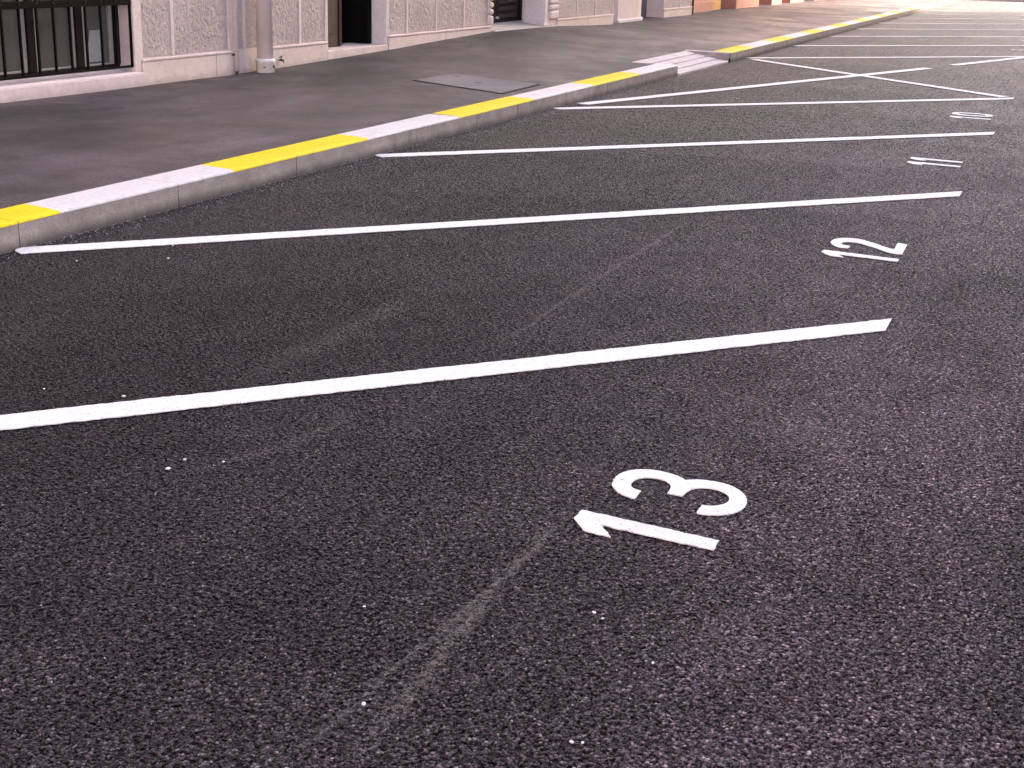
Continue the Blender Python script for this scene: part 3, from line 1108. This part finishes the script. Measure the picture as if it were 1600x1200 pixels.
# recessed entrance with a rounded wall at its left
RX = WX - 0.36
box_obj('recess_back', M['plaster'], bA, RX - 0.3, RX, 24.87, 28.26, 0.0, 3.2)
bm = bmesh.new()
cyl = []
n_ = 14
for i in range(n_ + 1):
    t = math.pi * 0.5 * i / n_
    cyl.append((RX + 0.005 + 0.30 * math.cos(t), 26.55 + 0.85 * math.sin(t)))
prof = [(RX + 0.001, 24.92)] + [(RX + 0.305, 25.35)] + cyl + [(RX + 0.001, 27.4)]
lo = [bm.verts.new((x - aoff.x, y - aoff.y, 0.0)) for x, y in prof]
hi = [bm.verts.new((x - aoff.x, y - aoff.y, 3.15)) for x, y in prof]
for i in range(len(prof)):
    j = (i + 1) % len(prof)
    bm.faces.new((lo[i], lo[j], hi[j], hi[i]))
bm.faces.new(hi)
link('rounded_pier', bm, M['plaster'], bA, smooth=False)
bm = bmesh.new()
prof2 = [(RX + 0.31, 25.35)] + [(RX + 0.005 + 0.325 * math.cos(math.pi * 0.5 * i / n_), 26.55 + 0.875 * math.sin(math.pi * 0.5 * i / n_)) for i in range(n_ + 1)]
lo = [bm.verts.new((x + 0.02 - aoff.x, y - aoff.y, 0.1)) for x, y in prof2]
hi = [bm.verts.new((x + 0.02 - aoff.x, y - aoff.y, 0.235)) for x, y in prof2]
hi2 = [bm.verts.new((x - 0.03 - aoff.x, y - aoff.y, 0.245)) for x, y in prof2]
for i in range(len(prof2) - 1):
    bm.faces.new((lo[i], lo[i + 1], hi[i + 1], hi[i]))
    bm.faces.new((hi[i], hi[i + 1], hi2[i + 1], hi2[i]))
link('pier_skirting', bm, M['jamb'], bA)
box_obj('side_door', M['cover'], bA, RX - 0.01, RX + 0.02, 27.45, 28.20, 0.19, 2.4, 0.004)

# ------------------------------------------------------------------ pipes on the wall
dp = empty('downpipe', (WX + 0.12, 12.62, 0.122), 'thick lilac painted downpipe ending in a white collar', 'downpipe')
bm = bmesh.new()
lathe(bm, 0, 0, [(0.086, 0.12), (0.086, 3.2), (0.084, 6.8)], 36)
link('pipe', bm, M['pipe'], dp, True)
bm = bmesh.new()
lathe(bm, 0, 0, [(0.090, 0.0), (0.096, 0.006), (0.098, 0.10), (0.104, 0.105), (0.105, 0.140), (0.098, 0.147), (0.087, 0.148)], 36)
co = link('collar', bm, M['collar'], dp, True)
for ang, dz, s in ((-62, 0.062, 1.0), (6, 0.068, 1.2), (20, 0.05, 0.8), (14, 0.105, 0.6)):
    bm = bmesh.new()
    a0 = R(ang)
    pts = []
    for t in range(6):
        aa = a0 + (t - 2.5) * 0.05 * s
        pts.append((0.099 * math.cos(aa), 0.099 * math.sin(aa), dz + 0.012 * math.sin(t * 1.9) * s))
    tube(bm, pts, 0.0045 * s, 6)
    link('rust_scar', bm, M['rust'], co)
for z in (1.4, 3.1, 5.0):
    bm = bmesh.new()
    lathe(bm, 0, 0, [(0.087, z), (0.094, z + 0.004), (0.094, z + 0.03), (0.087, z + 0.034)], 30)
    link('bracket', bm, M['pipe'], dp)
cd = empty('thin_pipe', (WX + 0.048, 12.19, 0.165), 'thin lilac painted pipe ending just above the pavement', 'pipe')
bm = bmesh.new()
tube(bm, [(0, 0, 0.0), (0, 0, 3.0), (0, 0, 6.5)], 0.026, 16)
link('pipe', bm, M['pipe'], cd, True)
bm = bmesh.new()
tube(bm, [(0, 0, -0.035), (0, 0, 0.002)], [0.016, 0.022], 12)
link('pipe_end', bm, M['rust'], cd, True)
for z in (0.155, 1.6, 3.3):
    box_obj('bracket', M['rust'], cd, WX + 0.0, WX + 0.05, 12.145, 12.165, 0.165 + z, 0.165 + z + 0.02, 0.002)

tp = empty('wall_tap', (WX + 0.022, 13.06, 0.225), 'small rusty tap stub sticking out of the plinth', 'tap')
bm = bmesh.new()
tube(bm, [(0, 0, 0), (0.03, 0.0, 0.0), (0.055, 0.0, -0.006), (0.062, 0.0, -0.03)], [0.014, 0.014, 0.012, 0.010], 10)
link('spout', bm, M['rust'], tp, True)
bm = bmesh.new()
tube(bm, [(0.03, 0, 0.01), (0.03, -0.012, 0.035)], 0.006, 8)
tube(bm, [(0.03, -0.042, 0.03), (0.03, 0.02, 0.042)], 0.006, 8)
link('handle', bm, M['rust'], tp, True)
bm = bmesh.new()
tube(bm, [(0.0, 0, 0), (0.008, 0, 0)], 0.024, 14)
link('flange', bm, M['collar'], tp, True)

# ------------------------------------------------------------------ next building: salmon piers and dark bays
bB = empty('salmon_building', (-8.4, 40, 0), 'salmon rendered house front with piers and dark shop bays', 'building')
BXF = -8.33
box_obj('rear_wall', M['maroon'], bB, BXF - 1.2, BXF - 0.75, 30.62, 62, 0.0, 8.5)
box_obj('upper_wall', M['salmon'], bB, BXF - 0.74, BXF + 0.02, 30.66, 62, 3.2, 8.5)
box_obj('cornice', M['salmon'], bB, BXF - 0.3, BXF + 0.3, 30.8, 62, 8.2, 8.55, 0.05, 2)
for (a, b, c, mat) in ((31.4, 33.4, 0.0, 'salmon'), (35.9, 38.6, 0.02, 'salmon'), (40.5, 41.9, 0.0, 'salmon'), (43.2, 45.4, 0.02, 'salmon'), (47.4, 49.4, 0.02, 'salmon'), (52, 54, 0.0, 'salmon'), (57, 60, 0.0, 'salmon')):
    pr = box_obj('pier', M[mat], bB, BXF - 0.745, BXF + c, a, b, 0.0, 3.199, 0.012)
    box_obj('pier_base', M[mat], bB, BXF - 0.70, BXF + c + 0.05, a - 0.04, b + 0.04, 0.0, 0.43 if a < 34 else 0.62, 0.018, 2)
box_obj('low_wall', M['ochre'], bB, BXF - 0.72, BXF - 0.10, 33.45, 34.9, 0.0, 0.40, 0.02, 2)
for a, b in ((34.9, 35.85), (38.65, 40.45), (41.95, 43.15), (45.45, 47.35)):
    box_obj('shop_door', M['red_wood'], bB, BXF - 0.70, BXF - 0.62, a + 0.02, b - 0.02, 0.16, 2.6, 0.01)
bp_ = empty('brown_pipe', (WX - 0.04, 30.72, 0.15), 'thin dark brown drainpipe between the pink and salmon houses', 'downpipe')
bm = bmesh.new()
tube(bm, [(0, 0, 0), (0, 0, 3.5), (0, 0, 7.0)], 0.05, 14)
link('pipe', bm, M['red_wood'], bp_, True)
bm = bmesh.new()
lathe(bm, 0, 0, [(0.06, 0.0), (0.062, 0.05), (0.052, 0.055)], 14)
link('shoe', bm, M['red_wood'], bp_)

# ------------------------------------------------------------------ far end: pavement across the end of the street
bm = bmesh.new()
box(bm, -40, 40, 64.2, 72, -0.05, 0.130, 0.01)
ep = link('end_pavement', bm, M['pavement'])
tag(ep, 'sunlit pavement running across the far end of the street', kind='structure')
ek = empty('end_kerb', (0, 64, 0))
tag(ek, 'kerb of the pavement across the far end of the street', kind='structure')
x = -20.0
c = 0
while x < 20:
    bm = bmesh.new()
    box(bm, x + 0.004, x + 1.646, -0.1, 0.195, -0.05, 0.134, 0.012, 1)
    link('kerb_stone', bm, M['kerb_white'], ek)
    c = 1 - c
    x += 1.65

# ------------------------------------------------------------------ unseen house row opposite, sized to keep the sun off the near road
bO = empty('opposite_building', (9, 20, 0), 'unseen beige house row across the street, sized to shade the near road', 'building')
ooff = world_loc(bO)
OX, OY0, OY1, OH = 9.0, 9.0, 69.0, 17.5
box_obj('wall', M['opposite'], bO, OX, OX + 10, OY0, OY1, 0, OH)
box_obj('cornice', M['opposite'], bO, OX - 0.35, OX - 0.002, OY0, OY1, OH - 0.6, OH, 0.05, 2)
box_obj('plinth', M['stone'], bO, OX - 0.08, OX - 0.002, OY0, OY1, 0, 0.7, 0.02)
y = OY0 + 1.5
while y < OY1 - 2:
    for f in range(5):
        z0 = 1.0 + f * 3.2
        wn_ = box_obj('window', M['sash'], bO, OX - 0.06, OX - 0.001, y, y + 1.2, z0, z0 + 1.7, 0.01)
        o_ = box_obj('pane', M['pane'], wn_, OX - 0.065, OX - 0.061, y + 0.08, y + 1.12, z0 + 0.08, z0 + 1.62)
    y += 3.1

# unseen house row added behind the camera to bounce sunlight onto the fronts
bR = empty('bounce_building', (0, -22, 0), 'pale house row added unseen behind the camera as a sunlight reflector', 'building')
box_obj('wall', M['opposite'], bR, -40, 30, -30, -22, 0, 14)
box_obj('cornice', M['opposite'], bR, -40, 30, -21.998, -21.6, 13.5, 14, 0.05, 2)
x = -38.0
while x < 28:
    for f in range(4):
        z0 = 1.0 + f * 3.2
        wn_ = box_obj('window', M['sash'], bR, x, x + 1.2, -21.999, -21.94, z0, z0 + 1.7, 0.01)
        box_obj('pane', M['pane'], wn_, x + 0.08, x + 1.12, -21.939, -21.935, z0 + 0.08, z0 + 1.62)
    x += 3.3

# ------------------------------------------------------------------ loose chips
chip_px = [(193, 620, 0.011), (263, 733, 0.012), (289, 718.5, 0.008), (349, 722, 0.007), (928, 958, 0.009), (942, 967, 0.006), (568, 1101, 0.010), (569, 948, 0.006),
           (893, 1160, 0.008), (910, 1161, 0.006), (1020, 1036, 0.006), (913, 1236, 0.008), (69, 608, 0.007), (263, 404, 0.012), (270, 384, 0.009), (120, 408, 0.009)]
chip_lab = {}
spec = [(0, 'white stone chip lying just above the long white line'), (1, 'white stone chip lying in the dusty tyre trace'), (4, 'white stone chip lying below the number 13')]
spec = dict(spec)
chips = empty
for i, (px, py, s) in enumerate(chip_px):
    g_ = ground(px, py)
    bm = bmesh.new()
    bmesh.ops.create_icosphere(bm, subdivisions=2, radius=s * 0.55)
    for v in bm.verts:
        k = 1 + 0.35 * noise.noise(v.co * (2.2 / s * 0.4) + Vector((i * 7.1, 0, 0)))
        v.co = Vector((v.co.x * k * 1.15, v.co.y * k * 0.9, v.co.z * k * 0.6))
    o = link('stone_chip', bm, M['chip'])
    o.location = (g_.x, g_.y, s * 0.2)
    o.rotation_euler = (0, 0, random.uniform(0, 6))
    tag(o, spec.get(i, 'tiny white stone chip lying on the dark asphalt'), 'stone chip', 'loose white chips on the road')

# fine grit, far too small and too many to count
bm = bmesh.new()
rg = random.Random(5)
for i in range(1100):
    Yg = 1.6 + 11 * rg.random() ** 1.6
    Xg = rg.uniform(-4.5, 0.6 + 0.05 * Yg)
    s = rg.choice([0.0016, 0.002, 0.0024, 0.003])
    vs4 = []
    for k in range(4):
        a = k * math.pi / 2 + rg.uniform(-0.5, 0.5)
        vs4.append(bm.verts.new((Xg + s * math.cos(a), Yg + s * math.sin(a), 0.0007)))
    tp_ = bm.verts.new((Xg + rg.uniform(-1, 1) * s * 0.3, Yg, 0.001 + s * 0.8))
    for k in range(4):
        bm.faces.new((vs4[k], vs4[(k + 1) % 4], tp_))
for i in range(2200):
    Yg = rg.uniform(3.5, 16.8)
    Xg = KX + 0.004 + 0.16 * rg.random() ** 2.5
    s = rg.choice([0.002, 0.0028, 0.0036, 0.005])
    vs4 = []
    for k in range(4):
        a = k * math.pi / 2 + rg.uniform(-0.5, 0.5)
        vs4.append(bm.verts.new((Xg + s * math.cos(a), Yg + s * math.sin(a), 0.0)))
    tp_ = bm.verts.new((Xg, Yg + rg.uniform(-1, 1) * s * 0.3, s * 0.8))
    for k in range(4):
        bm.faces.new((vs4[k], vs4[(k + 1) % 4], tp_))
grit = link('grit', bm, M['grit'])
tag(grit, 'fine pale grit scattered over the asphalt', 'grit', kind='stuff')
